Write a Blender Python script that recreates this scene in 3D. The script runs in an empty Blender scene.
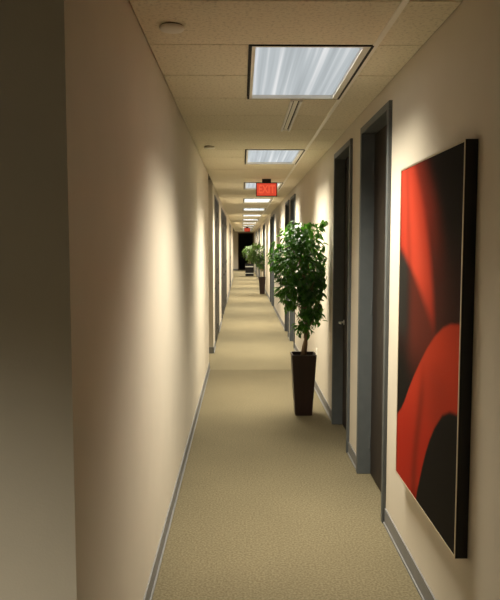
import bpy, bmesh, math, random
from mathutils import Vector, Matrix

S = bpy.context.scene
COL = S.collection

# ------------------------------------------------------------------ camera
cam_d = bpy.data.cameras.new('camera')
cam_d.sensor_fit = 'VERTICAL'
cam_d.sensor_height = 36.0
cam_d.lens = 36.0 * 670.86 / 600.0
cam_d.clip_start = 0.02
cam = bpy.data.objects.new('camera', cam_d)
COL.objects.link(cam)
cam.location = (0, 0, 1.7695)
cam.rotation_euler = (math.pi / 2 - 0.0803, 0, -0.0126)
S.camera = cam

# ------------------------------------------------------------------ world, exposure
w = bpy.data.worlds.new('world')
S.world = w
w.use_nodes = True
w.node_tree.nodes['Background'].inputs[0].default_value = (0.9, 0.75, 0.55, 1)
w.node_tree.nodes['Background'].inputs[1].default_value = 0.01
S.view_settings.view_transform = 'Standard'
S.view_settings.look = 'None'
S.view_settings.gamma = 1.0
S.view_settings.use_curve_mapping = False
S.view_settings.exposure = 0.0

LIGHT_POWER = 60.0
LIGHT_COLOR = (1.0, 0.93, 0.77)
LIGHT_SPREAD = 104.0

# ------------------------------------------------------------------ dimensions (metres; y runs down the corridor)
H = 2.776            # underside of the ceiling tiles
DECK = 2.84          # slab above the tiles
XL, XR = -0.467, 0.919
WT = 0.15
Y_END = 49.0

# ------------------------------------------------------------------ materials
def new_mat(name):
    m = bpy.data.materials.new(name)
    m.use_nodes = True
    nt = m.node_tree
    b = nt.nodes['Principled BSDF']
    return m, nt, b

def ramp_mat(name, c1, c2, scale, rough=0.6, detail=3.0, bump=0.0, spec=0.4, stretch=(1, 1, 1), bump_scale=None, lo=0.3, hi=0.7):
    m, nt, b = new_mat(name)
    tc = nt.nodes.new('ShaderNodeTexCoord')
    mp = nt.nodes.new('ShaderNodeMapping')
    mp.inputs['Scale'].default_value = stretch
    nz = nt.nodes.new('ShaderNodeTexNoise')
    nz.inputs['Scale'].default_value = scale
    nz.inputs['Detail'].default_value = detail
    rp = nt.nodes.new('ShaderNodeValToRGB')
    rp.color_ramp.elements[0].position = lo
    rp.color_ramp.elements[1].position = hi
    rp.color_ramp.elements[0].color = (*c1, 1)
    rp.color_ramp.elements[1].color = (*c2, 1)
    nt.links.new(tc.outputs['Object'], mp.inputs[0])
    nt.links.new(mp.outputs[0], nz.inputs['Vector'])
    nt.links.new(nz.outputs[0], rp.inputs[0])
    nt.links.new(rp.outputs[0], b.inputs['Base Color'])
    b.inputs['Roughness'].default_value = rough
    b.inputs['Specular IOR Level'].default_value = spec
    if bump:
        n2 = nt.nodes.new('ShaderNodeTexNoise')
        n2.inputs['Scale'].default_value = bump_scale or scale
        n2.inputs['Detail'].default_value = 2
        bp = nt.nodes.new('ShaderNodeBump')
        bp.inputs['Strength'].default_value = bump
        bp.inputs['Distance'].default_value = 0.004
        nt.links.new(mp.outputs[0], n2.inputs['Vector'])
        nt.links.new(n2.outputs[0], bp.inputs['Height'])
        nt.links.new(bp.outputs[0], b.inputs['Normal'])
    return m

M = {}
M['wall'] = ramp_mat('wall_paint', (0.60, 0.543, 0.447), (0.63, 0.57, 0.47), 3.0, rough=0.62, bump=0.12, bump_scale=180, spec=0.3)
M['tile'] = ramp_mat('ceiling_tile', (0.60, 0.545, 0.42), (0.77, 0.705, 0.55), 60.0, rough=0.9, detail=6, bump=0.5, bump_scale=120, spec=0.1, lo=0.32, hi=0.5)
M['deck'] = ramp_mat('ceiling_deck', (0.10, 0.09, 0.07), (0.12, 0.10, 0.08), 5, rough=0.95, spec=0.1)
M['tbar'] = ramp_mat('grid_paint', (0.84, 0.80, 0.70), (0.88, 0.84, 0.74), 8, rough=0.4)
M['white_metal'] = ramp_mat('white_enamel', (0.78, 0.76, 0.70), (0.82, 0.80, 0.74), 10, rough=0.35)
M['gasket'] = ramp_mat('dark_gasket', (0.012, 0.011, 0.01), (0.02, 0.018, 0.016), 20, rough=0.8)
M['frame_metal'] = ramp_mat('slate_frame_paint', (0.078, 0.086, 0.088), (0.09, 0.098, 0.10), 12, rough=0.45)
M['leaf_wood'] = ramp_mat('espresso_veneer', (0.018, 0.014, 0.011), (0.034, 0.025, 0.020), 9, rough=0.5, spec=0.18, stretch=(6, 6, 0.6), detail=5)
M['base'] = ramp_mat('grey_vinyl_base', (0.17, 0.168, 0.165), (0.19, 0.188, 0.185), 14, rough=0.5)
M['chrome'] = ramp_mat('satin_steel', (0.6, 0.58, 0.54), (0.66, 0.64, 0.6), 40, rough=0.28)
M['chrome'].node_tree.nodes['Principled BSDF'].inputs['Metallic'].default_value = 1.0
M['black'] = ramp_mat('black_lacquer', (0.006, 0.006, 0.006), (0.011, 0.010, 0.010), 12, rough=0.45)
M['champagne'] = ramp_mat('champagne_edge', (0.55, 0.47, 0.34), (0.62, 0.54, 0.40), 30, rough=0.35)
M['champagne'].node_tree.nodes['Principled BSDF'].inputs['Metallic'].default_value = 0.6
M['pot'] = ramp_mat('espresso_planter', (0.016, 0.008, 0.006), (0.030, 0.014, 0.011), 7, rough=0.4, stretch=(1, 1, 0.2))
M['soil'] = ramp_mat('soil', (0.012, 0.009, 0.006), (0.04, 0.028, 0.018), 60, rough=0.95, bump=0.8)
M['bark'] = ramp_mat('bark', (0.16, 0.10, 0.055), (0.30, 0.19, 0.11), 30, rough=0.8, stretch=(1, 1, 0.25), bump=0.5)
M['cane'] = ramp_mat('pale_cane', (0.34, 0.27, 0.17), (0.50, 0.42, 0.30), 20, rough=0.7, stretch=(1, 1, 2))
M['plastic'] = ramp_mat('ivory_plastic', (0.72, 0.69, 0.6), (0.76, 0.73, 0.64), 12, rough=0.4)
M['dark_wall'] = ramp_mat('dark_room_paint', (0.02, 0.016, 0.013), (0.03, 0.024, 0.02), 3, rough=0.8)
M['brown_wood'] = ramp_mat('brown_jamb', (0.10, 0.06, 0.035), (0.14, 0.085, 0.05), 6, rough=0.5, stretch=(4, 4, 0.5))

def leaf_mat(name, c1, c2):
    m = ramp_mat(name, c1, c2, 14, rough=0.33, spec=0.55)
    nt = m.node_tree
    b = nt.nodes['Principled BSDF']
    out = nt.nodes['Material Output']
    tr = nt.nodes.new('ShaderNodeBsdfTranslucent')
    tr.inputs[0].default_value = (c2[0] * 2.2, c2[1] * 2.2, c2[2] * 1.2, 1)
    mx = nt.nodes.new('ShaderNodeMixShader')
    mx.inputs[0].default_value = 0.22
    nt.links.new(b.outputs[0], mx.inputs[1])
    nt.links.new(tr.outputs[0], mx.inputs[2])
    nt.links.new(mx.outputs[0], out.inputs[0])
    return m
M['ficus'] = leaf_mat('ficus_leaf', (0.010, 0.042, 0.005), (0.050, 0.165, 0.016))
M['palm'] = leaf_mat('cane_plant_leaf', (0.05, 0.10, 0.03), (0.13, 0.22, 0.07))

def carpet_mat():
    m, nt, b = new_mat('loop_carpet')
    tc = nt.nodes.new('ShaderNodeTexCoord')
    n1 = nt.nodes.new('ShaderNodeTexNoise')
    n1.inputs['Scale'].default_value = 80
    n1.inputs['Detail'].default_value = 3
    n2 = nt.nodes.new('ShaderNodeTexNoise')
    n2.inputs['Scale'].default_value = 1.3
    n3 = nt.nodes.new('ShaderNodeTexNoise')
    n3.inputs['Scale'].default_value = 260
    for n in (n1, n2, n3):
        nt.links.new(tc.outputs['Object'], n.inputs['Vector'])
    r1 = nt.nodes.new('ShaderNodeValToRGB')
    r1.color_ramp.elements[0].position = 0.36
    r1.color_ramp.elements[1].position = 0.64
    r1.color_ramp.elements[0].color = (0.128, 0.105, 0.061, 1)
    r1.color_ramp.elements[1].color = (0.190, 0.160, 0.098, 1)
    nt.links.new(n1.outputs[0], r1.inputs[0])
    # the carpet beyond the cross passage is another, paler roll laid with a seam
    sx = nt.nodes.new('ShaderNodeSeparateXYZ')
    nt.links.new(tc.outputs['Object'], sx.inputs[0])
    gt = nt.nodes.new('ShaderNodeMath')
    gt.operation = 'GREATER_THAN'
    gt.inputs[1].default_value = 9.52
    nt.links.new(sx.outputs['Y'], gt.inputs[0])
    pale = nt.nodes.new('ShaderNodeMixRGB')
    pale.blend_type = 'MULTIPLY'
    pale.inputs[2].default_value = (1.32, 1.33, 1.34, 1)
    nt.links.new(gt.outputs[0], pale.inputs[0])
    nt.links.new(r1.outputs[0], pale.inputs[1])
    mul = nt.nodes.new('ShaderNodeMixRGB')
    mul.blend_type = 'MULTIPLY'
    mul.inputs[0].default_value = 0.25
    nt.links.new(pale.outputs[0], mul.inputs[1])
    nt.links.new(n2.outputs[0], mul.inputs[2])
    nt.links.new(mul.outputs[0], b.inputs['Base Color'])
    b.inputs['Roughness'].default_value = 0.95
    b.inputs['Specular IOR Level'].default_value = 0.1
    bp = nt.nodes.new('ShaderNodeBump')
    bp.inputs['Strength'].default_value = 0.7
    bp.inputs['Distance'].default_value = 0.004
    nt.links.new(n3.outputs[0], bp.inputs['Height'])
    nt.links.new(bp.outputs[0], b.inputs['Normal'])
    return m
M['carpet'] = carpet_mat()

def lens_mat(name, strength, seed):
    """acrylic lens lit by tubes: streaks run along the fixture"""
    m, nt, b = new_mat(name)
    out = nt.nodes['Material Output']
    tc = nt.nodes.new('ShaderNodeTexCoord')
    mp = nt.nodes.new('ShaderNodeMapping')
    mp.inputs['Scale'].default_value = (11, 0.14, 1)
    mp.inputs['Location'].default_value = (seed * 3.7, seed * 1.3, 0)
    nz = nt.nodes.new('ShaderNodeTexNoise')
    nz.inputs['Scale'].default_value = 1.6
    nz.inputs['Detail'].default_value = 4
    rp = nt.nodes.new('ShaderNodeValToRGB')
    e = rp.color_ramp.elements
    e[0].position = 0.30
    e[0].color = (0.42, 0.455, 0.47, 1)
    e[1].position = 0.72
    e[1].color = (1.0, 1.0, 1.0, 1)
    k = e.new(0.52)
    k.color = (0.60, 0.645, 0.665, 1)
    em = nt.nodes.new('ShaderNodeEmission')
    em.inputs['Strength'].default_value = strength
    nt.links.new(tc.outputs['Object'], mp.inputs[0])
    nt.links.new(mp.outputs[0], nz.inputs['Vector'])
    nt.links.new(nz.outputs[0], rp.inputs[0])
    nt.links.new(rp.outputs[0], em.inputs[0])
    nt.links.new(em.outputs[0], out.inputs[0])
    return m

def emit_mat(name, c1, c2, strength):
    m, nt, b = new_mat(name)
    out = nt.nodes['Material Output']
    nz = nt.nodes.new('ShaderNodeTexNoise')
    nz.inputs['Scale'].default_value = 18
    rp = nt.nodes.new('ShaderNodeValToRGB')
    rp.color_ramp.elements[0].color = (*c1, 1)
    rp.color_ramp.elements[1].color = (*c2, 1)
    em = nt.nodes.new('ShaderNodeEmission')
    em.inputs['Strength'].default_value = strength
    tc = nt.nodes.new('ShaderNodeTexCoord')
    nt.links.new(tc.outputs['Object'], nz.inputs['Vector'])
    nt.links.new(nz.outputs[0], rp.inputs[0])
    nt.links.new(rp.outputs[0], em.inputs[0])
    nt.links.new(em.outputs[0], out.inputs[0])
    return m
M['exit_face'] = emit_mat('exit_red_face', (0.62, 0.055, 0.025), (0.76, 0.08, 0.04), 1.0)
M['exit_text'] = emit_mat('exit_letter_glow', (0.80, 0.10, 0.045), (0.86, 0.13, 0.055), 1.0)
M['exit_face_dim'] = emit_mat('exit_red_face_dim', (0.36, 0.03, 0.015), (0.46, 0.05, 0.025), 1.0)
M['exit_text_dim'] = emit_mat('exit_letter_dim', (0.55, 0.08, 0.035), (0.60, 0.10, 0.04), 1.0)

# ------------------------------------------------------------------ mesh helpers
def box(bm, x0, x1, y0, y1, z0, z1, bev=0.0):
    v = [bm.verts.new(p) for p in ((x0, y0, z0), (x1, y0, z0), (x1, y1, z0), (x0, y1, z0),
                                   (x0, y0, z1), (x1, y0, z1), (x1, y1, z1), (x0, y1, z1))]
    fs = [bm.faces.new([v[i] for i in q]) for q in ((3, 2, 1, 0), (4, 5, 6, 7), (0, 1, 5, 4), (1, 2, 6, 5), (2, 3, 7, 6), (3, 0, 4, 7))]
    if bev:
        es = list({e for f in fs for e in f.edges})
        bmesh.ops.bevel(bm, geom=es, offset=bev, segments=2, affect='EDGES', profile=0.5)

def lathe(bm, prof, c=(0, 0, 0), n=24, axis='Z'):
    rings = []
    for (r, h) in prof:
        ring = []
        for i in range(n):
            a = 2 * math.pi * i / n
            p = (r * math.cos(a), r * math.sin(a), h)
            if axis == 'X':
                p = (p[2], p[0], p[1])
            elif axis == 'Y':
                p = (p[0], p[2], p[1])
            ring.append(bm.verts.new((p[0] + c[0], p[1] + c[1], p[2] + c[2])))
        rings.append(ring)
    for a, b in zip(rings, rings[1:]):
        for i in range(n):
            bm.faces.new((a[i], a[(i + 1) % n], b[(i + 1) % n], b[i]))
    bm.faces.new(list(reversed(rings[0])))
    bm.faces.new(rings[-1])

def tube(bm, pts, radii, n=7):
    pts = [Vector(p) for p in pts]
    rings = []
    for i, p in enumerate(pts):
        d = (pts[min(i + 1, len(pts) - 1)] - pts[max(i - 1, 0)]).normalized()
        a = d.cross(Vector((0.31, 0.95, 0.07))).normalized()
        b = d.cross(a)
        rings.append([bm.verts.new(p + (a * math.cos(t) + b * math.sin(t)) * radii[i]) for t in [2 * math.pi * k / n for k in range(n)]])
    for a, b in zip(rings, rings[1:]):
        for i in range(n):
            bm.faces.new((a[i], a[(i + 1) % n], b[(i + 1) % n], b[i]))
    bm.faces.new(list(reversed(rings[0])))
    bm.faces.new(rings[-1])

def mesh_of(name, bm, mat, smooth=False):
    bmesh.ops.recalc_face_normals(bm, faces=bm.faces)
    me = bpy.data.meshes.new(name)
    bm.to_mesh(me)
    bm.free()
    me.materials.append(mat)
    if smooth:
        for p in me.polygons:
            p.use_smooth = True
    return me

def obj(name, bm, mat, parent=None, loc=(0, 0, 0), smooth=False):
    me = bm if isinstance(bm, bpy.types.Mesh) else mesh_of(name, bm, mat, smooth)
    o = bpy.data.objects.new(name, me)
    COL.objects.link(o)
    o.location = loc
    if parent is not None:
        o.parent = parent
    return o

def boxes(name, bs, mat, parent=None, loc=(0, 0, 0), bev=0.0):
    bm = bmesh.new()
    for b in bs:
        box(bm, *b, bev=bev)
    return obj(name, bm, mat, parent, loc)

def empty(name, loc=(0, 0, 0)):
    o = bpy.data.objects.new(name, None)
    o.empty_display_size = 0.1
    COL.objects.link(o)
    o.location = loc
    return o

def tag(o, label, cat, group=None, kind=None):
    o['label'] = label
    o['category'] = cat
    if group:
        o['group'] = group
    if kind:
        o['kind'] = kind
    return o

def struct(o, label, cat):
    return tag(o, label, cat, kind='structure')

# ------------------------------------------------------------------ floor, ceiling deck
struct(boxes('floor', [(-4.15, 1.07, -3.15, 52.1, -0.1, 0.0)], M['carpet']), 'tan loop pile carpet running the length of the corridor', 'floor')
ceiling = struct(boxes('ceiling', [(-4.15, 1.07, -3.15, 52.1, DECK, DECK + 0.12)], M['deck']), 'suspended ceiling of beige mineral tiles in a metal grid', 'ceiling')

# ------------------------------------------------------------------ doors and walls
DOOR_W, DOOR_H = 0.987, 2.655            # outside of the frame
right_doors = []
for k in range(6):
    right_doors += [4.15 + 7.32 * k, 5.604 + 7.32 * k]
left_doors = [11.72, 12.71, 15.50, 16.49, 17.70, 18.69, 19.68, 26.2, 27.65]

def wall_boxes(x0, x1, y0, y1, doors):
    bs, y = [], y0
    for d in doors:
        bs.append((x0, x1, y, d, 0, DECK))
        bs.append((x0, x1, d, d + DOOR_W, DOOR_H, DECK))
        y = d + DOOR_W
    bs.append((x0, x1, y, y1, 0, DECK))
    return bs

struct(boxes('wall_right', wall_boxes(XR, XR + WT, -3.0, Y_END, right_doors), M['wall']), 'long beige right wall with slate framed doorways', 'wall')
struct(boxes('wall_left', [(XL - WT, XL, 1.83, 9.55, 0, DECK)], M['wall']), 'blank beige left wall lit by scallops of light', 'wall')
struct(boxes('wall_left_far', wall_boxes(XL - WT, XL, 11.0, 37.0, left_doors), M['wall']), 'left wall with doorways beyond the cross passage', 'wall')
struct(boxes('wall_lobby', [(-4.0, XL - WT, 1.83, 1.98, 0, DECK)], M['wall']), 'dim beige wall at the far left edge facing the camera', 'wall')
struct(boxes('wall_lobby_left', [(-4.15, -4.0, -3.0, 11.15, 0, DECK)], M['wall']), 'beige side wall of the lobby and cross passage', 'wall')
struct(boxes('wall_lobby_back', [(-4.15, XR + WT, -3.15, -3.0, 0, DECK)], M['wall']), 'beige wall behind the camera', 'wall')
struct(boxes('wall_passage_near', [(-4.0, XL - WT, 9.40, 9.55, 0, DECK)], M['wall']), 'near side wall of the cross passage', 'wall')
struct(boxes('wall_passage_far', [(-4.0, XL - WT, 11.0, 11.15, 0, DECK)], M['wall']), 'far side wall of the cross passage', 'wall')
struct(boxes('wall_foyer', [(-3.0, XL - WT, 36.85, 37.0, 0, DECK)], M['wall']), 'return wall where the corridor widens at its end', 'wall')
struct(boxes('wall_foyer_left', [(-3.15, -3.0, 36.85, Y_END, 0, DECK)], M['wall']), 'left wall of the foyer at the corridor end', 'wall')
EX0, EX1, EZ = -0.20, 0.82, 2.66
struct(boxes('wall_end', [(-3.15, EX0, Y_END, Y_END + 0.15, 0, DECK), (EX1, XR + WT, Y_END, Y_END + 0.15, 0, DECK),
                          (EX0, EX1, Y_END, Y_END + 0.15, EZ, DECK)], M['wall']), 'beige end wall around the black doorway', 'wall')
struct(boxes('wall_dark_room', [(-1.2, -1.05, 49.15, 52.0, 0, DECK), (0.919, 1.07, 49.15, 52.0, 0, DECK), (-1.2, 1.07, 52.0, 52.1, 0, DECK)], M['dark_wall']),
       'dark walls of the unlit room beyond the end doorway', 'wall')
bm = bmesh.new()
box(bm, EX0 - 0.06, EX0, Y_END - 0.02, Y_END + 0.17, 0, EZ + 0.06)
box(bm, EX1, EX1 + 0.06, Y_END - 0.02, Y_END + 0.17, 0, EZ + 0.06)
box(bm, EX0, EX1, Y_END - 0.02, Y_END + 0.17, EZ, EZ + 0.06)
struct(obj('trim_1', bm, M['brown_wood']), 'brown wooden casing around the black doorway at the end', 'trim')

def lever(parent, x, y, z, side, toward, mat):
    """rose + neck + lever on a leaf; side = direction of the corridor along x"""
    bm = bmesh.new()
    lathe(bm, [(0.0262, 0), (0.0262, side * 0.006), (0.022, side * 0.010)], (x, y, z), 20, 'X')
    rose = obj('handle', bm, mat, parent)
    if side > 0:                      # the left doors have only a flush escutcheon
        return
    bm = bmesh.new()
    tube(bm, [(x + side * 0.008, y, z), (x + side * 0.045, y, z), (x + side * 0.052, y + toward * 0.012, z),
              (x + side * 0.052, y + toward * 0.06, z), (x + side * 0.050, y + toward * 0.115, z)],
         [0.010, 0.010, 0.011, 0.010, 0.008], 10)
    obj('lever', bm, mat, rose, smooth=True)

FW = 0.05
def door(n, y, side, xw, recess, lever_near, label, proud=0.022):
    """hollow metal frame and flush leaf; side = -1: right wall (corridor towards -x)"""
    t = empty('door_%d' % n, (0, y, 0))
    struct(t, label, 'door')
    xf = xw + side * proud                      # face of the frame stands proud of the wall
    xb = xw - side * 0.13
    a, b = sorted((xf, xb))
    c, d = sorted((xw + side * 0.0, xw - side * 0.13))
    for y0 in (0, DOOR_W - FW):
        boxes('jamb', [(a, b, y0 + .0005, y0 + FW, 0, DOOR_H - FW)], M['frame_metal'], t, bev=0.004)
    boxes('header', [(a, b, .0005, DOOR_W - .0005, DOOR_H - FW, DOOR_H - .0005)], M['frame_metal'], t, bev=0.004)
    xl = xw - side * recess                     # visible face of the leaf
    l0, l1 = sorted((xl, xl - side * 0.045))
    leaf = boxes('leaf', [(l0, l1, FW + 0.003, DOOR_W - FW - 0.003, 0.008, DOOR_H - FW - 0.003)], M['leaf_wood'], t, bev=0.002)
    # stop strip behind the leaf edge
    s0, s1 = sorted((xl - side * 0.047, xl - side * 0.06))
    boxes('door_stop', [(s0, s1, FW, FW + 0.016, 0, DOOR_H - FW), (s0, s1, DOOR_W - FW - 0.016, DOOR_W - FW, 0, DOOR_H - FW),
                        (s0, s1, FW + 0.016, DOOR_W - FW - 0.016, DOOR_H - FW - 0.016, DOOR_H - FW)], M['frame_metal'], t)
    yl = FW + 0.07 if lever_near else DOOR_W - FW - 0.07
    lever(t, xl, yl, 1.03, side, 1 if lever_near else -1, M['chrome'] if side < 0 else M['gasket'])
    yh = DOOR_W - FW if lever_near else FW
    for z in (0.25, 1.3, 2.35):
        bm = bmesh.new()
        lathe(bm, [(0.007, -0.05), (0.007, 0.05)], (xl + side * 0.006, yh, z), 10)
        obj('hinge', bm, M['frame_metal'], t)
    return t

words = ['first', 'second', 'third', 'fourth', 'fifth', 'sixth', 'seventh', 'eighth', 'ninth', 'tenth', 'eleventh', 'twelfth', 'thirteenth', 'fourteenth']
n = 0
for i, y in enumerate(right_doors):
    n += 1
    lab = {0: 'dark door in slate frame beside the red and black painting',
           1: 'dark door with steel lever in slate frame just before the big ficus'}.get(i, 'dark slate framed door, %s along the right wall' % words[i])
    door(n, y, -1, XR, 0.08, i % 2 == 0, lab)
for i, y in enumerate(left_doors):
    n += 1
    door(n, y, 1, XL, -0.003, i % 2 == 0, 'dark slate framed door, %s along the left wall' % words[i], proud=0.008)

# baseboards
def baseboard(name, x, side, y0, y1, lab):
    a, b = sorted((x, x + side * 0.008))
    bm = bmesh.new()
    box(bm, a, b, y0, y1, 0.012, 0.102)
    a2, b2 = sorted((x, x + side * 0.016))
    box(bm, a2, b2, y0, y1, 0.0, 0.012)
    struct(obj(name, bm, M['base']), lab, 'baseboard')
segs, y = [], -3.0
for d in right_doors + [Y_END]:
    if d - y > 0.02:
        segs.append((y, d))
    y = d + DOOR_W
for i, (a, b) in enumerate(segs):
    lab = ['grey vinyl baseboard below the painting', 'short grey baseboard between the two nearest right doors', 'grey baseboard behind the big ficus pot'][i] if i < 3 else \
        'grey baseboard of the right wall, %s stretch from the camera' % words[i]
    baseboard('baseboard_right', XR, -1, a, b, lab)
baseboard('baseboard_left', XL, 1, 1.83, 9.55, 'long grey vinyl baseboard along the blank left wall')
segs, y = [], 11.0
for d in left_doors + [37.0]:
    if d - y > 0.02:
        segs.append((y, d))
    y = d + DOOR_W
for i, (a, b) in enumerate(segs):
    baseboard('baseboard_left', XL, 1, a, b, 'grey baseboard of the far left wall, %s stretch past the cross passage' % words[i])
struct(boxes('baseboard_passage', [(-4.0, XL, 10.988, 11.0, 0, 0.102)], M['base']), 'grey baseboard end at the corner of the cross passage', 'baseboard')
struct(boxes('baseboard_lobby', [(-4.0, XL, 1.818, 1.83, 0, 0.102)], M['base']), 'grey baseboard of the dim wall facing the camera', 'baseboard')
struct(boxes('baseboard_end', [(-3.0, EX0 - 0.06, Y_END - 0.01, Y_END, 0, 0.102)], M['base']), 'grey baseboard of the corridor end wall', 'baseboard')

# ------------------------------------------------------------------ ceiling tiles and grid
LX0, LX1 = 0.05, 0.66
LZ = 3.457
STEP, MOD = 3.66, 0.61
NL = 12
light_y = [LZ + STEP * k for k in range(NL)]
XG = LX1 + 0.015                 # the long grid runner right of the panels
def tile_mesh(wd):
    bm = bmesh.new()
    g = 0.005
    box(bm, g, wd - g, g, MOD - g, 0, 0.016, bev=0.003)
    return mesh_of('tile', bm, M['tile'])
t_wide, t_left, t_right = tile_mesh(XG - XL), tile_mesh(LX0 - 0.008 - XL), tile_mesh(XR - XG)
r0 = -3
r1 = int((Y_END - LZ) / MOD)
for r in range(r0, r1):
    y = LZ + r * MOD
    lit = r >= 0 and r // 6 < NL and r % 6 in (0, 1)
    rg = random.Random(r * 7)
    obj('tile', t_left if lit else t_wide, None, ceiling, (XL, y, H + rg.uniform(-0.0008, 0.0008)))
    obj('tile', t_right, None, ceiling, (XG, y, H + rg.uniform(-0.0008, 0.0008)))
boxes('grid_bar', [(XG - 0.014, XG + 0.014, LZ + r0 * MOD, LZ + r1 * MOD, H - 0.004, H + 0.004),
                   (XG - 0.002, XG + 0.002, LZ + r0 * MOD, LZ + r1 * MOD, H + 0.004, H + 0.03)], M['tbar'], ceiling)

# ------------------------------------------------------------------ recessed ceiling lights
def area_lamp(parent, power, wx, wy, z, spread):
    ld = bpy.data.lights.new('tube_glow', 'AREA')
    ld.shape = 'RECTANGLE'
    ld.size = wx
    ld.size_y = wy
    ld.energy = power
    ld.color = LIGHT_COLOR
    ld.spread = math.radians(spread)
    lo = bpy.data.objects.new('tube_glow', ld)
    COL.objects.link(lo)
    lo.parent = parent
    lo.location = (0, 0, z)
    return lo

W2, L2 = (LX1 - LX0) / 2, 0.61
def frame_mesh():
    bm = bmesh.new()
    t = 0.022
    tr = 0.042
    for (x0, x1, y0, y1) in ((-W2 + .004, -W2 + t, -L2 + .004, L2 - .004), (W2 - tr, W2 - .006, -L2 + .004, L2 - .004),
                             (-W2 + t, W2 - tr, -L2 + .004, -L2 + t), (-W2 + t, W2 - tr, L2 - t, L2 - .004)):
        box(bm, x0, x1, y0, y1, -0.006, 0.030)
    return mesh_of('frame', bm, M['white_metal'])
def gasket_mesh():
    bm = bmesh.new()
    for (x0, x1, y0, y1) in ((-W2 - .010, -W2 + .004, -L2 - .003, L2 + .003), (W2 - .006, W2 + .008, -L2 - .003, L2 + .003),
                             (-W2 + .004, W2 - .006, -L2 + .001, -L2 + .004), (-W2 + .004, W2 - .006, L2 - .004, L2 - .001)):
        box(bm, x0, x1, y0, y1, -0.007, 0.03)
    return mesh_of('gasket', bm, M['gasket'])
FM, GM = frame_mesh(), gasket_mesh()
def troffer(y, strength, power, seed, label, x=(LX0 + LX1) / 2, spread=LIGHT_SPREAD):
    t = empty('ceiling_light', (x, y, H))
    tag(t, label, 'light', 'ceiling light panels')
    obj('frame', FM, None, t)
    obj('gasket', GM, None, t)
    bm = bmesh.new()
    box(bm, -W2 + 0.022, W2 - 0.042, -L2 + 0.022, L2 - 0.022, 0.018, 0.026)
    obj('lens', bm, lens_mat('lens_%d' % seed, strength, seed), t)
    area_lamp(t, power, 2 * W2 - 0.06, 2 * L2 - 0.06, -0.004, spread)
    return t
for k in range(NL):
    lab = ['large streaky blue-white light panel nearest the camera', 'second light panel from the camera, streaky grey-white',
           'third light panel, partly hidden behind the near exit sign', 'bright white fourth light panel just past the exit sign'][k] if k < 4 else \
        'thin bright sliver of the %s light panel down the corridor' % words[k]
    st = [0.85, 0.95, 1.0, 2.6][k] if k < 4 else 2.0
    troffer(LZ + STEP * k + 0.61, st, LIGHT_POWER * (1.0, 1.15, 1.5)[min(k, 2)], k, lab, spread=LIGHT_SPREAD if k < 2 else LIGHT_SPREAD + 14)
troffer(0.1, 0.95, LIGHT_POWER * 1.0, 21, 'light panel in the lobby above the camera', x=-1.0, spread=92)
troffer(46.6, 1.5, LIGHT_POWER * 1.2, 23, 'light panel in the foyer at the corridor end', x=-1.2, spread=LIGHT_SPREAD + 14)
troffer(10.27, 1.0, LIGHT_POWER * 0.15, 22, 'light panel in the cross passage to the left', x=-2.6)

# linear slot diffuser between the first two panels
t = empty('slot_diffuser', (0.38, 4.70, H))
tag(t, 'narrow white slot air diffuser on ceiling past the nearest light panel', 'air diffuser')
boxes('rail', [(-0.040, -0.024, 0, 1.20, -0.020, 0.0)], M['white_metal'], t, bev=0.002)
boxes('rail', [(0.024, 0.040, 0, 1.20, -0.020, 0.0)], M['white_metal'], t, bev=0.002)
boxes('blade', [(-0.014, 0.014, 0.012, 1.188, -0.006, 0.0)], M['tbar'], t, bev=0.002)
boxes('slot_throat', [(-0.024, 0.024, 0.012, 1.188, -0.0015, 0.0)], M['gasket'], t)
boxes('end_cap', [(-0.024, 0.024, 0, 0.012, -0.010, 0.0)], M['white_metal'], t)
boxes('end_cap', [(-0.024, 0.024, 1.188, 1.20, -0.010, 0.0)], M['white_metal'], t)

# round ceiling detectors
def detector(x, y, label):
    t = empty('ceiling_detector', (x, y, H))
    tag(t, label, 'detector', 'round ceiling detectors')
    bm = bmesh.new()
    lathe(bm, [(0.050, 0), (0.050, -0.006)], n=28)
    obj('base', bm, M['gasket'], t)
    bm = bmesh.new()
    lathe(bm, [(0.056, -0.006), (0.057, -0.014), (0.052, -0.020), (0.030, -0.023), (0.004, -0.024)], n=32)
    obj('cover', bm, M['plastic'], t, smooth=True)
detector(-0.318, 3.17, 'round white ceiling detector at the top left, nearest the camera')
detector(-0.324, 6.91, 'small round ceiling detector left of the second light panel')

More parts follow.
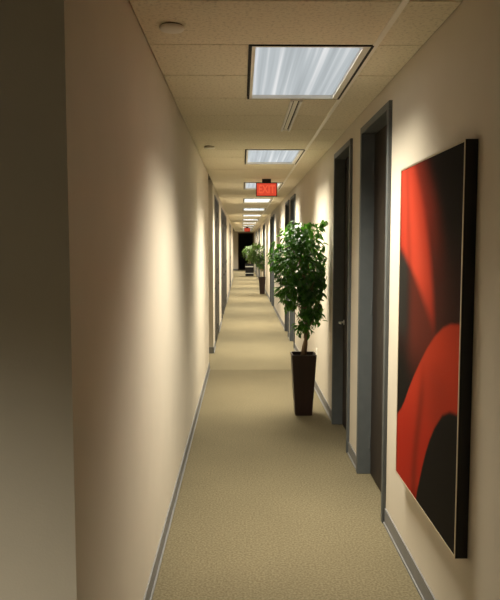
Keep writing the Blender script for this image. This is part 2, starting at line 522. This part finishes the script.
# ------------------------------------------------------------------ exit signs
def text_mesh(txt, size, depth, mat):
    cu = bpy.data.curves.new('lettering', 'FONT')
    cu.body = txt
    cu.size = size
    cu.extrude = depth
    cu.align_x = 'CENTER'
    cu.align_y = 'CENTER'
    cu.offset = 0.004
    o = bpy.data.objects.new('tmp_text', cu)
    COL.objects.link(o)
    dg = bpy.context.evaluated_depsgraph_get()
    me = bpy.data.meshes.new_from_object(o.evaluated_get(dg))
    bpy.data.objects.remove(o)
    me.materials.clear()
    me.materials.append(mat)
    return me
EXIT = text_mesh('EXIT', 0.165, 0.001, M['exit_text'])
EXIT_DIM = text_mesh('EXIT', 0.165, 0.001, M['exit_text_dim'])
def exit_sign(x, y, label, letters, face_mat):
    t = empty('exit_sign', (x, y, H))
    tag(t, label, 'sign', 'exit signs')
    zt, zb, hw, dp = -0.055, -0.262, 0.160, 0.022
    boxes('canopy', [(-0.067, 0.067, -0.03, 0.03, zt, 0)], M['black'], t, bev=0.004)
    bm = bmesh.new()
    box(bm, -hw, hw, -dp, dp, zt - 0.012, zt)
    box(bm, -hw, hw, -dp, dp, zb, zb + 0.012)
    box(bm, -hw, -hw + 0.012, -dp, dp, zb + 0.012, zt - 0.012)
    box(bm, hw - 0.012, hw, -dp, dp, zb + 0.012, zt - 0.012)
    obj('housing', bm, M['black'], t)
    face = boxes('face', [(-hw + 0.012, hw - 0.012, -dp + 0.004, dp - 0.004, zb + 0.012, zt - 0.012)], face_mat, t)
    le = obj('lettering', letters, None, face, (0, -dp + 0.003, (zt + zb) / 2))
    le.rotation_euler = (math.pi / 2, 0, 0)
    le.scale = (0.75, 1.0, 1.0)
exit_sign(0.378, 10.22, 'red lit EXIT sign hanging in front of the third light panel', EXIT, M['exit_face'])
exit_sign(0.30, 35.5, 'tiny red EXIT sign far down the corridor above the dark doorway', EXIT_DIM, M['exit_face_dim'])

# ------------------------------------------------------------------ painting
P0, P1, PZ0, PZ1 = 2.6285, 3.680, 0.500, 2.183
XF = XR - 0.050
t = empty('framed_painting', (XR, (P0 + P1) / 2, PZ0))
tag(t, 'tall abstract red and black painting in black frame on right wall', 'painting')
ox, oy, oz = XR, (P0 + P1) / 2, PZ0
PW, PH = P1 - P0, PZ1 - PZ0
hw = PW / 2
fr = []
fr.append((-0.050, -0.0005, -hw, -hw + 0.022, 0, PH))
fr.append((-0.050, -0.0005, hw - 0.022, hw, 0, PH))
fr.append((-0.050, -0.0005, -hw + 0.022, hw - 0.022, 0, 0.022))
fr.append((-0.050, -0.0005, -hw + 0.022, hw - 0.022, PH - 0.022, PH))
boxes('frame', fr, M['black'], t)
e = 0.009
ed = [(-0.0525, -0.050, -hw, -hw + e, 0, PH), (-0.0525, -0.050, hw - e, hw, 0, PH),
      (-0.0525, -0.050, -hw + e, hw - e, 0, e), (-0.0525, -0.050, -hw + e, hw - e, PH - e, PH)]
boxes('edging', ed, M['champagne'], t)['label'] = 'thin champagne coloured edging of the frame'

def lerp_curve(pts, v):
    pts = sorted(pts)
    if v <= pts[0][0]:
        return pts[0][1]
    for (a, b), (c, d) in zip(pts, pts[1:]):
        if v <= c:
            s = (v - a) / (c - a)
            return b + (d - b) * s
    return pts[-1][1]
def sstep(a, b, x):
    s = max(0.0, min(1.0, (x - a) / (b - a)))
    return s * s * (3 - 2 * s)
def mix(a, b, s):
    return tuple(p + (q - p) * s for p, q in zip(a, b))
# curves in the painting's own frame: u 0 left .. 1 right, v 0 bottom .. 1 top
LOW_TOP = [(0.0, 0.197), (0.08, 0.225), (0.16, 0.265), (0.23, 0.31), (0.33, 0.365), (0.44, 0.42), (0.55, 0.47), (0.67, 0.515), (0.78, 0.545), (0.88, 0.562), (1.0, 0.570)]
LOW_BOT = [(0.0, -0.02), (0.40, -0.02), (0.43, 0.03), (0.47, 0.075), (0.51, 0.12), (0.56, 0.17), (0.62, 0.22), (0.69, 0.265), (0.80, 0.318), (0.90, 0.342), (1.0, 0.35)]
UP_RIGHT = [(1.0, 0.26), (0.93, 0.36), (0.86, 0.45), (0.78, 0.52), (0.70, 0.575), (0.62, 0.615), (0.55, 0.64), (0.50, 0.65)]    # v -> u
UP_LEFT = [(0.76, -0.05), (0.735, 0.03), (0.70, 0.14), (0.66, 0.27), (0.61, 0.40), (0.57, 0.50), (0.53, 0.58), (0.50, 0.64)]
def paint(u, v):
    # ground: charcoal, warmer and redder next to the upper petal
    k = (0.0085, 0.0072, 0.0060)
    warm = (0.050, 0.014, 0.010)
    ur = lerp_curve(UP_RIGHT, v)
    g = mix(k, warm, 0.9 * math.exp(-((u - ur - 0.03) / 0.20) ** 2) * sstep(0.40, 0.62, v) + 0.45 * sstep(0.36, 0.5, v) * (1 - sstep(0.62, 0.85, v)))
    g = mix(g, (0.24, 0.026, 0.014), 0.85 * (1 - sstep(ur + 0.02, ur + 0.34, u)) * sstep(0.62, 0.92, v))
    # dim folds left of the petal
    ul = lerp_curve(UP_LEFT, v)
    fold = sstep(0.10, 0.34, u) * (1 - sstep(ur - 0.02, ur + 0.05, u)) * sstep(0.30, 0.52, v) * (1 - sstep(0.70, 0.78, v))
    g = mix(g, (0.105, 0.021, 0.013), fold * 0.95)
    g = mix(g, (0.024, 0.022, 0.019), (1 - sstep(0.10, 0.28, u)) * sstep(0.42, 0.52, v) * (1 - sstep(0.70, 0.78, v)))
    # upper petal
    up = (1 - sstep(ur - 0.05, ur + 0.07, u)) * sstep(ul - 0.03, ul + 0.14, u) * sstep(0.46, 0.58, v)
    c_up = mix((0.38, 0.036, 0.018), (0.56, 0.062, 0.030), math.exp(-((u - ur + 0.22) / 0.20) ** 2))
    c_up = mix(c_up, (0.17, 0.020, 0.011), 0.7 * (1 - sstep(0.50, 0.68, v)))
    c_up = mix(c_up, (0.27, 0.032, 0.017), 0.6 * math.exp(-((u - 0.11 - 0.30 * (1 - v)) / 0.05) ** 2))
    g = mix(g, c_up, up)
    # lower petal
    lt, lb = lerp_curve(LOW_TOP, u), lerp_curve(LOW_BOT, u)
    lo = (1 - sstep(lt - 0.006, lt + 0.006, v)) * sstep(lb - 0.006, lb + 0.008, v) * (1 - sstep(0.40, 0.46, u) * (1 - sstep(0.02, 0.05, v)))
    c_lo = mix((0.31, 0.020, 0.009), (0.43, 0.040, 0.015), sstep(0.12, 0.5, v))
    fu = 0.36 + 0.13 * sstep(0.05, 0.40, v)
    c_lo = mix(c_lo, (0.13, 0.014, 0.007), 0.7 * math.exp(-((u - fu) / 0.055) ** 2) * (1 - sstep(0.30, 0.46, v)))
    c_lo = mix(c_lo, (0.25, 0.025, 0.011), 0.7 * math.exp(-((u - 0.72) / 0.2) ** 2) * (1 - sstep(0.36, 0.50, v)) * sstep(0.22, 0.3, v))
    g = mix(g, c_lo, lo)
    return g
NU, NV = 110, 170
vs, cs, fs = [], [], []
iw, ih = PW - 2 * e, PH - 2 * e
for j in range(NV + 1):
    for i in range(NU + 1):
        u, v = i / NU, j / NV
        vs.append((-0.0505, hw - e - u * iw, e + v * ih))
        cs.append((*paint(u, v), 1.0))
for j in range(NV):
    for i in range(NU):
        a = j * (NU + 1) + i
        fs.append((a, a + 1, a + NU + 2, a + NU + 1))
me = bpy.data.meshes.new('canvas')
me.from_pydata(vs, [], fs)
at = me.color_attributes.new('paint', 'FLOAT_COLOR', 'POINT')
at.data.foreach_set('color', [c for q in cs for c in q])
pm, nt, b = new_mat('painted_canvas')
an = nt.nodes.new('ShaderNodeVertexColor')
an.layer_name = 'paint'
nz = nt.nodes.new('ShaderNodeTexNoise')
nz.inputs['Scale'].default_value = 220
bp = nt.nodes.new('ShaderNodeBump')
bp.inputs['Strength'].default_value = 0.25
bp.inputs['Distance'].default_value = 0.002
nt.links.new(nz.outputs[0], bp.inputs['Height'])
nt.links.new(bp.outputs[0], b.inputs['Normal'])
nt.links.new(an.outputs[0], b.inputs['Base Color'])
b.inputs['Roughness'].default_value = 0.6
b.inputs['Specular IOR Level'].default_value = 0.03
me.materials.append(pm)
obj('canvas', me, None, t)
boxes('backing', [(-0.049, -0.0005, -hw + 0.022, hw - 0.022, 0.022, PH - 0.022)], M['black'], t)

# ------------------------------------------------------------------ wall outlet
t = empty('wall_outlet', (XR, 8.09, 0.469))
tag(t, 'small ivory wall outlet behind the big ficus pot', 'outlet')
boxes('plate', [(-0.006, 0, -0.036, 0.036, -0.058, 0.058)], M['plastic'], t, bev=0.002)
for z in (-0.026, 0.020):
    boxes('socket', [(-0.009, -0.006, -0.017, 0.017, z - 0.012, z + 0.018)], M['white_metal'], t, bev=0.001)

# ------------------------------------------------------------------ plants
def square_pot(parent, wt, wb, h, mat):
    bm = bmesh.new()
    rings = []
    for (hwid, z) in ((wb, 0), (wb + (wt - wb) * 0.3, h * 0.3), (wt, h - 0.001), (wt, h), (wt - 0.014, h), (wt - 0.018, h - 0.05)):
        rings.append([bm.verts.new((sx * hwid, sy * hwid, z)) for sx, sy in ((-1, -1), (1, -1), (1, 1), (-1, 1))])
    for a, b in zip(rings, rings[1:]):
        for i in range(4):
            bm.faces.new((a[i], a[(i + 1) % 4], b[(i + 1) % 4], b[i]))
    bm.faces.new(list(reversed(rings[0])))
    es = [e_ for e_ in bm.edges if abs(e_.verts[0].co.z - e_.verts[1].co.z) > 0.02]
    bmesh.ops.bevel(bm, geom=es, offset=0.008, segments=2, affect='EDGES')
    obj('pot', bm, mat, parent)
    bm = bmesh.new()
    k = wt - 0.018
    bmesh.ops.create_grid(bm, x_segments=10, y_segments=10, size=k)
    rg = random.Random(3)
    for v in bm.verts:
        v.co.z = h - 0.045 + rg.uniform(-0.006, 0.008)
    obj('soil', bm, M['soil'], parent)

def add_leaf(bm, p, d, nrm, ln, wd, fold=0.25):
    d = d.normalized()
    s = d.cross(nrm).normalized()
    nrm = s.cross(d)
    def q(a, b_, c_):
        return bm.verts.new(p + d * (a * ln) + s * (b_ * wd) + nrm * (c_ * ln))
    m0, m1, m2, m3 = q(0, 0, 0), q(0.35, 0, -0.03), q(0.7, 0, -0.02), q(1.0, 0, -0.14)
    l1, l2 = q(0.30, -0.5, fold * 0.3), q(0.66, -0.36, fold * 0.15)
    r1, r2 = q(0.30, 0.5, fold * 0.3), q(0.66, 0.36, fold * 0.15)
    for f in ((m0, m1, l1), (m1, m2, l2, l1), (m2, m3, l2), (m0, r1, m1), (m1, r1, r2, m2), (m2, r2, m3)):
        bm.faces.new(f)

def in_clump(rg, c, r):
    while True:
        v = Vector((rg.uniform(-1, 1), rg.uniform(-1, 1), rg.uniform(-1, 1)))
        if 0.30 < v.length < 1.0:
            return Vector((c[0] + v.x * r[0], c[1] + v.y * r[1], c[2] + v.z * r[2])), v

def ficus(loc, label):
    t = empty('potted_ficus', loc)
    tag(t, label, 'plant')
    square_pot(t, 0.128, 0.088, 0.645, M['pot'])
    rg = random.Random(11)
    # braided stems
    stems = [[(-0.02, 0.0, 0.59), (0.0, -0.01, 0.72), (0.035, 0.0, 0.86), (0.03, 0.01, 1.02), (0.05, 0.0, 1.25), (0.03, 0.0, 1.55), (0.0, 0.0, 1.8)],
             [(0.02, 0.015, 0.59), (0.035, 0.01, 0.74), (0.030, 0.02, 0.90), (0.055, 0.0, 1.08), (0.02, -0.03, 1.32), (-0.08, -0.02, 1.6)],
             [(0.0, -0.03, 0.59), (0.012, -0.035, 0.76), (0.05, -0.02, 0.94), (0.04, -0.03, 1.15), (0.10, 0.02, 1.42), (0.14, 0.03, 1.66)]]
    rad = [[0.017, 0.014, 0.013, 0.012, 0.010, 0.008, 0.005], [0.012, 0.011, 0.010, 0.009, 0.008, 0.005], [0.013, 0.012, 0.011, 0.010, 0.008, 0.005]]
    for s, r in zip(stems, rad):
        bm = bmesh.new()
        tube(bm, s, r, 8)
        obj('trunk', bm, M['bark'], t, smooth=True)
    clumps = [((-0.02, 0, 1.58), (0.275, 0.25, 0.36), 820), ((-0.02, 0, 1.90), (0.22, 0.2, 0.14), 200), ((0.11, 0, 1.22), (0.14, 0.15, 0.28), 330),
              ((-0.15, 0, 1.33), (0.12, 0.14, 0.21), 160), ((0.0, -0.02, 0.93), (0.095, 0.09, 0.075), 42), ((-0.29, -0.02, 1.66), (0.06, 0.1, 0.18), 60),
              ((0.20, 0.0, 2.00), (0.05, 0.06, 0.05), 10), ((0.05, 0.0, 1.08), (0.14, 0.12, 0.12), 55), ((0.21, 0, 1.45), (0.06, 0.12, 0.22), 50)]
    tw = bmesh.new()
    for (c, r, num) in clumps:
        for k in range(max(2, num // 22)):
            p, v = in_clump(rg, c, r)
            p.x = min(p.x, 0.22)
            zb = max(0.80, p.z - 0.30)
            base = Vector((0.03, 0, zb)) + Vector((rg.uniform(-0.03, 0.03), rg.uniform(-0.02, 0.02), 0))
            mid = (base + p) / 2 + Vector((0, 0, 0.05))
            tube(tw, [base, mid, p], [0.005, 0.0035, 0.0015], 5)
    obj('twigs', tw, M['bark'], t)['kind'] = 'stuff'
    bm = bmesh.new()
    for (c, r, num) in clumps:
        k = 0
        while k < num:
            p, v = in_clump(rg, c, r)
            if p.x > 0.24 - rg.random() ** 2 * 0.09 - 0.05 * (p.z < 1.35):
                continue
            k += 1
            d = Vector((v.x * 0.7 + rg.uniform(-0.5, 0.5), v.y * 0.7 + rg.uniform(-0.5, 0.5), -0.55 + rg.uniform(-0.5, 0.5)))
            nrm = Vector((v.x + rg.uniform(-0.6, 0.6), v.y + rg.uniform(-0.6, 0.6), 0.8 + rg.uniform(-0.3, 0.3)))
            if p.x > 0.19 and d.x > 0:
                d.x = -d.x * 0.3
            ln = rg.uniform(0.055, 0.09)
            add_leaf(bm, p, d, nrm, ln, ln * rg.uniform(0.52, 0.66))
    me = bpy.data.meshes.new('foliage')
    bm.to_mesh(me)
    bm.free()
    me.materials.append(M['ficus'])
    obj('foliage', me, None, t)['kind'] = 'stuff'
    return t
ficus((0.649, 6.98, 0), 'tall ficus with glossy green leaves in nearest dark tapered planter')

def cane_plant(loc, label, seed, clumps, pot, ncane, xmax):
    t = empty('potted_cane_plant', loc)
    tag(t, label, 'plant')
    pot(t)
    rg = random.Random(seed)
    for k in range(ncane):
        a = 2 * math.pi * k / ncane
        x0, y0 = 0.055 * math.cos(a), 0.055 * math.sin(a)
        c, r, num = clumps[k % len(clumps)]
        top = Vector(c)
        bm = bmesh.new()
        tube(bm, [(x0, y0, 0.56), (x0 * 1.2, y0 * 1.2, 0.86), (x0 * 0.6 + top.x * 0.4, y0 * 0.8 + top.y * .3, 1.12), (top.x, top.y, top.z)], [0.013, 0.012, 0.011, 0.006], 7)
        obj('cane', bm, M['cane'], t, smooth=True)
    bm = bmesh.new()
    for (c, r, num) in clumps:
        k = 0
        while k < num:
            p, v = in_clump(rg, (c[0], c[1], c[2]), (r[0] * 0.8, r[1] * 0.8, r[2] * 0.8))
            d = Vector((v.x + rg.uniform(-0.4, 0.4), v.y + rg.uniform(-0.4, 0.4), -0.1 + v.z * 0.7 + rg.uniform(-0.4, 0.4)))
            d.normalize()
            ln = rg.uniform(0.10, 0.17)
            if p.x + d.x * ln > xmax or p.x > xmax - 0.03:
                continue
            k += 1
            add_leaf(bm, p, d, Vector((v.x * .4 + rg.uniform(-.3, .3), v.y * .4 + rg.uniform(-.3, .3), 1)), ln, ln * rg.uniform(0.30, 0.42))
    me = bpy.data.meshes.new('foliage')
    bm.to_mesh(me)
    bm.free()
    me.materials.append(M['palm'])
    obj('foliage', me, None, t)['kind'] = 'stuff'
    return t
cane_plant((0.765, 24.85, 0), 'bushy plant with pale canes in dark tapered planter halfway down corridor', 5,
           [((-0.20, 0, 1.50), (0.38, 0.30, 0.36), 420), ((-0.02, 0, 1.15), (0.17, 0.20, 0.26), 240), ((-0.34, 0, 1.38), (0.26, 0.24, 0.26), 150)],
           lambda t: square_pot(t, 0.126, 0.088, 0.63, M['pot']), 6, 0.135)
def banded_pot(t):
    boxes('pot', [(-0.24, 0.24, -0.24, 0.24, 0, 0.70)], M['black'], t, bev=0.01)
    boxes('band', [(-0.247, 0.247, -0.247, 0.247, 0.52, 0.59)], M['white_metal'], t, bev=0.003)['label'] = 'pale upper band'
    boxes('band', [(-0.247, 0.247, -0.247, 0.247, 0.14, 0.18)], M['white_metal'], t, bev=0.003)['label'] = 'pale lower band'
    boxes('soil', [(-0.2, 0.2, -0.2, 0.2, 0.70, 0.712)], M['soil'], t)
cane_plant((0.47, 39.9, 0), 'farthest plant, in black square planter with pale bands before dark doorway', 9,
           [((-0.05, 0, 1.42), (0.40, 0.34, 0.36), 280), ((-0.2, 0, 1.25), (0.25, 0.25, 0.25), 90)], banded_pot, 5, 0.40)
